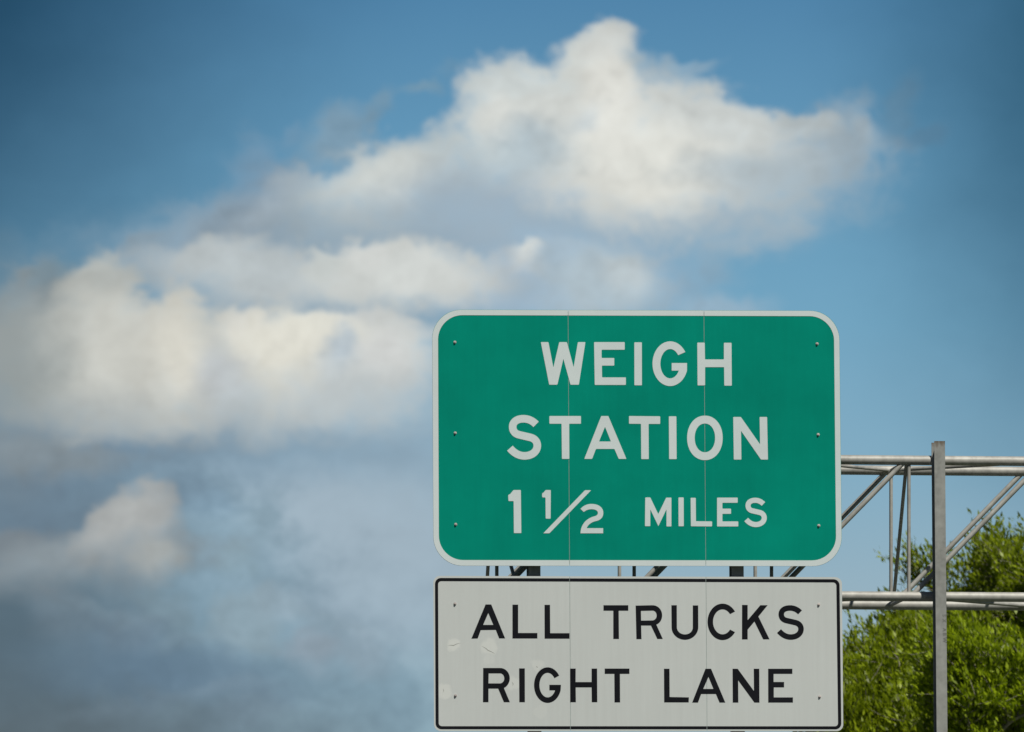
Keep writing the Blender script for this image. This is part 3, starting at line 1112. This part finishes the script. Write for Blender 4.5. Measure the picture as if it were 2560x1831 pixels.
# column that carries the cantilever, past the right edge of the photo
gx, gy = gantry.location.x, gantry.location.y
ztop = RT[-1].z + 0.25
m = MB()
m.tube((gx, gy, 0.35), (gx, gy, ztop), 0.30, 0.26, 32)
o = m.build('column', M_GALV, gantry)
smooth_by_angle(o, 50)
m = MB()
m.tube((gx, gy, ztop), (gx, gy, ztop + 0.03), 0.29, 0.29, 32)
m.build('column_cap', M_GALV, gantry)
m = MB()
m.tube((gx, gy, 0.30), (gx, gy, 0.35), 0.48, 0.48, 32)
m.build('base_plate', M_GALV, gantry)
M_CONC, tcx, bcx = new_mat('concrete')
tcx.links.new(ramp(tcx, noise_n(tcx, ocoord(tcx), 6, 6), [(0.3, (0.22, 0.21, 0.19)), (0.7, (0.34, 0.33, 0.30))]), bcx.inputs['Base Color'])
bcx.inputs['Roughness'].default_value = 0.85
m = MB()
m.tube((gx, gy, -0.2), (gx, gy, 0.30), 0.62, 0.60, 32)
m.build('footing', M_CONC, gantry)

# ------------------------------------------------------------------ ground and road (below the frame)
def noise_mat(name, c0, c1, scale, rough=0.9):
    mm, t, b = new_mat(name)
    t.links.new(ramp(t, noise_n(t, ocoord(t), scale, 8, 0.6), [(0.3, c0), (0.7, c1)]), b.inputs['Base Color'])
    b.inputs['Roughness'].default_value = rough
    return mm


def sheet(name, x0, x1, y0, y1, z, mat):
    o = meshobj(name, [(x0, y0, z), (x1, y0, z), (x1, y1, z), (x0, y1, z)], [(0, 1, 2, 3)], mat)
    o['kind'] = 'structure'
    return o


sheet('ground', -3000, 3000, -1000, 6000, -0.02, noise_mat('grass_ground', (0.03, 0.045, 0.012), (0.07, 0.09, 0.03), 0.4))
sheet('road', -8.5, 13.5, -600, 1500, -0.016, noise_mat('asphalt', (0.04, 0.04, 0.042), (0.065, 0.065, 0.066), 3.0))
lm = noise_mat('road_paint', (0.6, 0.6, 0.58), (0.75, 0.75, 0.72), 4.0, 0.6)
mb = MB()
for xx in (-7.4, 11.0):
    mb.add([(xx, -600, -0.012), (xx + 0.15, -600, -0.012), (xx + 0.15, 1500, -0.012), (xx, 1500, -0.012)], [(0, 1, 2, 3)])
for xx in (-3.7, 0.0, 3.7, 7.4):
    for yy in range(-200, 600, 12):
        mb.add([(xx, yy, -0.012), (xx + 0.12, yy, -0.012), (xx + 0.12, yy + 3, -0.012), (xx, yy + 3, -0.012)], [(0, 1, 2, 3)])
o = mb.build('lane_markings', lm)
o['kind'] = 'structure'

# ------------------------------------------------------------------ trees behind the gantry
def leaf_mat(name, c0, c1, c2):
    m, t, b = new_mat(name)
    t.nodes.remove(b)
    g = t.nodes.new('ShaderNodeNewGeometry')
    col = ramp(t, g.outputs['Random Per Island'], [(0.0, c0), (0.55, c1), (1.0, c2)])
    d = t.nodes.new('ShaderNodeBsdfDiffuse')
    tr = t.nodes.new('ShaderNodeBsdfTranslucent')
    gl = t.nodes.new('ShaderNodeBsdfGlossy')
    gl.inputs['Roughness'].default_value = 0.45
    gl.inputs['Color'].default_value = (0.6, 0.6, 0.6, 1)
    t.links.new(col, d.inputs['Color'])
    t.links.new(col, tr.inputs['Color'])
    m1 = t.nodes.new('ShaderNodeMixShader')
    m1.inputs[0].default_value = 0.5
    t.links.new(d.outputs[0], m1.inputs[1])
    t.links.new(tr.outputs[0], m1.inputs[2])
    m2 = t.nodes.new('ShaderNodeMixShader')
    m2.inputs[0].default_value = 0.03
    t.links.new(m1.outputs[0], m2.inputs[1])
    t.links.new(gl.outputs[0], m2.inputs[2])
    t.links.new(m2.outputs[0], t.nodes['Material Output'].inputs['Surface'])
    return m


M_LEAF_A = leaf_mat('leaves_olive', (0.12, 0.17, 0.004), (0.24, 0.32, 0.006), (0.41, 0.51, 0.012))
M_LEAF_B = leaf_mat('leaves_fresh', (0.12, 0.20, 0.010), (0.22, 0.34, 0.015), (0.34, 0.46, 0.03))
M_LEAF_C = leaf_mat('leaves_yellow', (0.17, 0.24, 0.004), (0.30, 0.41, 0.007), (0.47, 0.60, 0.016))
M_BARK, tb, bb = new_mat('bark')
tb.links.new(ramp(tb, noise_n(tb, ocoord(tb, (3, 3, 0.6)), 8, 6), [(0.3, (0.16, 0.14, 0.115)), (0.7, (0.36, 0.33, 0.28))]), bb.inputs['Base Color'])
bb.inputs['Roughness'].default_value = 0.9


def np_mesh(name, verts, quads, mat, parent, smooth=False):
    me = bpy.data.meshes.new(name)
    nv, nf = len(verts), len(quads)
    me.vertices.add(nv)
    me.vertices.foreach_set('co', np.asarray(verts, dtype=np.float32).ravel())
    me.loops.add(nf * 4)
    me.loops.foreach_set('vertex_index', np.asarray(quads, dtype=np.int32).ravel())
    me.polygons.add(nf)
    me.polygons.foreach_set('loop_start', np.arange(0, nf * 4, 4, dtype=np.int32))
    me.polygons.foreach_set('loop_total', np.full(nf, 4, dtype=np.int32))
    me.update(calc_edges=True)
    me.validate()
    if smooth:
        me.shade_smooth()
    me.materials.append(mat)
    o = bpy.data.objects.new(name, me)
    COL.objects.link(o)
    o.parent = parent
    return o


def tree(px, top_py, Y, crown_r, crown_h, mat, label, seed, dens=1.0, lean=(-0.22, 0.0), leaf=0.05, tuft=9, z_fill=None):
    rng = np.random.default_rng(seed)
    top = at(px, top_py, Y)
    H = top.z
    segs = []        # (p, q, r0, r1, level)

    def grow(p, d, L, r, lvl, n):
        pts = [np.array(p, float)]
        d = np.array(d, float)
        d /= np.linalg.norm(d)
        step = L / n
        for i in range(n):
            d = d + rng.normal(0, 0.10 + 0.03 * lvl, 3) + np.array([lean[0] * 0.06, 0, 0.10 if lvl else 0.0])
            d /= np.linalg.norm(d)
            pts.append(pts[-1] + d * step)
        for i in range(n):
            ra = r * (1 - 0.8 * i / n)
            rb = r * (1 - 0.8 * (i + 1) / n)
            segs.append((pts[i], pts[i + 1], ra, rb, lvl))
        return pts

    trunk = grow((0, 0, 0), (lean[0] * 0.12, lean[1] * 0.1, 1), H * 0.95, 0.014 * H, 0, 12)
    base = Vector((top.x - trunk[-1][0], Y - trunk[-1][1], 0.0))
    root = empty('tree', base)
    tag(root, label, 'tree', 'trees behind the gantry')
    twigs = []
    z0 = H - crown_h
    nl = int(26 * dens) + 8
    for i in range(nl):
        f = ((i + 0.5) / nl) ** 0.8
        z = z0 + (H * 0.95 - z0) * f
        k = min(len(trunk) - 2, int(z / (H * 0.95) * 12))
        tz = (z - trunk[k][2]) / max(1e-6, trunk[k + 1][2] - trunk[k][2])
        p = trunk[k] + (trunk[k + 1] - trunk[k]) * np.clip(tz, 0, 1)
        a = i * 2.399 + rng.uniform(-0.4, 0.4)
        prof = math.sqrt(max(0.05, 1 - ((z - z0) / crown_h - 0.25) ** 2 / 0.75 ** 2))
        L = crown_r * prof * rng.uniform(0.75, 1.15) * 1.12
        el = R(rng.uniform(30, 62))
        limb = grow(p, (math.cos(a) * math.cos(el) + lean[0] * 0.4, math.sin(a) * math.cos(el), math.sin(el)), L, 0.012 + 0.018 * L, 1, 7)
        ns = int(5 + 7 * L / crown_r * dens)
        for j in range(ns):
            g = rng.uniform(0.18, 1.0)
            q = limb[min(6, int(g * 7))] + (limb[min(7, int(g * 7) + 1)] - limb[min(6, int(g * 7))]) * rng.random()
            b2 = rng.uniform(0, 2 * math.pi)
            e2 = R(rng.uniform(15, 75))
            l2 = rng.uniform(0.5, 1.25) * crown_r * 0.34
            sub = grow(q, (math.cos(b2) * math.cos(e2) + lean[0] * 0.9, math.sin(b2) * math.cos(e2), math.sin(e2)), l2, 0.010, 2, 5)
            twigs.append(sub)
            for t3 in range(int(6 * dens) + 2):
                g3 = rng.uniform(0.1, 1.0)
                q3 = sub[min(4, int(g3 * 5))]
                b3 = rng.uniform(0, 2 * math.pi)
                e3 = R(rng.uniform(-5, 75))
                tw = grow(q3, (math.cos(b3) * math.cos(e3) + lean[0], math.sin(b3) * math.cos(e3), math.sin(e3)), rng.uniform(0.22, 0.55), 0.005, 3, 3)
                twigs.append(tw)
    # branches
    V, Q = [], []
    nb = 0
    tv, tq = [], []
    tn = 0
    for p, q, ra, rb, lvl in segs:
        n = 9 if lvl == 0 else (6 if lvl == 1 else 4)
        d = q - p
        d /= max(1e-9, np.linalg.norm(d))
        a = np.cross(d, (0.31, 0.87, 0.2))
        a /= np.linalg.norm(a)
        b = np.cross(d, a)
        th = np.arange(n) * 2 * math.pi / n
        ringv = np.outer(np.cos(th), a) + np.outer(np.sin(th), b)
        vv = np.vstack([p + ringv * ra, q + ringv * rb])
        i0 = np.arange(n)
        i1 = (i0 + 1) % n
        qq = np.stack([i0, i1, n + i1, n + i0], 1)
        if lvl == 0:
            tv.append(vv)
            tq.append(qq + tn)
            tn += 2 * n
        else:
            V.append(vv)
            Q.append(qq + nb)
            nb += 2 * n
    np_mesh('trunk', np.vstack(tv), np.vstack(tq), M_BARK, root, True)
    np_mesh('branches', np.vstack(V), np.vstack(Q), M_BARK, root, True)
    # leaves: tufts along every twig
    C, D = [], []
    for tw in twigs:
        A = np.array(tw)
        m_ = len(A) - 1
        cnt = int(tuft * (1.6 if m_ > 3 else 1.0))
        g = rng.random(cnt) ** 0.7 * m_
        i = np.minimum(m_ - 1, g.astype(int))
        pos = A[i] + (A[i + 1] - A[i]) * (g - i)[:, None]
        dd = A[i + 1] - A[i]
        dd /= np.linalg.norm(dd, axis=1)[:, None]
        C.append(pos + rng.normal(0, 0.034, pos.shape))
        D.append(dd)
    C, D = np.vstack(C), np.vstack(D)
    n = len(C)
    ax = D * 0.5 + rng.normal(0, 0.42, (n, 3)) + np.array([-0.38, 0, 0.85])
    ax /= np.linalg.norm(ax, axis=1)[:, None]
    up = rng.normal(0, 1, (n, 3)) + np.array([0.2, -0.3, 0.8])
    sd_ = np.cross(ax, up)
    sd_ /= np.linalg.norm(sd_, axis=1)[:, None]
    nrm = np.cross(sd_, ax)
    L = leaf * rng.uniform(0.8, 1.7, n)[:, None]
    Wd = L * rng.uniform(0.28, 0.42, n)[:, None]
    v0 = C
    v1 = C + ax * L * 0.9 + sd_ * Wd + nrm * L * 0.12
    v2 = C + ax * L * 2.0
    v3 = C + ax * L * 0.9 - sd_ * Wd + nrm * L * 0.12
    verts = np.stack([v0, v1, v2, v3], 1).reshape(-1, 3)
    quads = np.arange(n * 4).reshape(n, 4)
    np_mesh('crown', verts, quads, mat, root)
    print('tree', seed, 'leaves', n, 'height', round(H, 1))
    return root


tree(2150, 1605, 138, 1.7, 5.5, M_LEAF_A, 'olive green tree just right of the white sign, low rounded top', 11, 1.25, leaf=0.034, tuft=24)
tree(2360, 1425, 152, 0.65, 4.6, M_LEAF_B, 'bright fresh green treetop between the sign and the free post', 23, 1.1, leaf=0.036, tuft=26)
tree(2515, 1282, 146, 1.65, 6.0, M_LEAF_A, 'tallest tree with thin twiggy top at the right edge', 5, 1.2, lean=(-0.30, 0.0), leaf=0.034, tuft=14)
tree(2480, 1640, 134, 1.5, 4.6, M_LEAF_C, 'yellow green lower tree right of the free post', 37, 1.25, leaf=0.033, tuft=22)
tree(2310, 1630, 142, 1.5, 5.0, M_LEAF_A, 'dark olive tree directly behind the free post', 41, 1.25, leaf=0.034, tuft=24)
tree(2660, 1440, 142, 1.6, 6.0, M_LEAF_A, 'olive tree partly beyond the right edge', 53, 1.2, leaf=0.034, tuft=20)
tree(2125, 1560, 156, 0.6, 5.0, M_LEAF_B, 'slim pale tree with a wispy top beside the white sign', 61, 0.8, leaf=0.034, tuft=8)
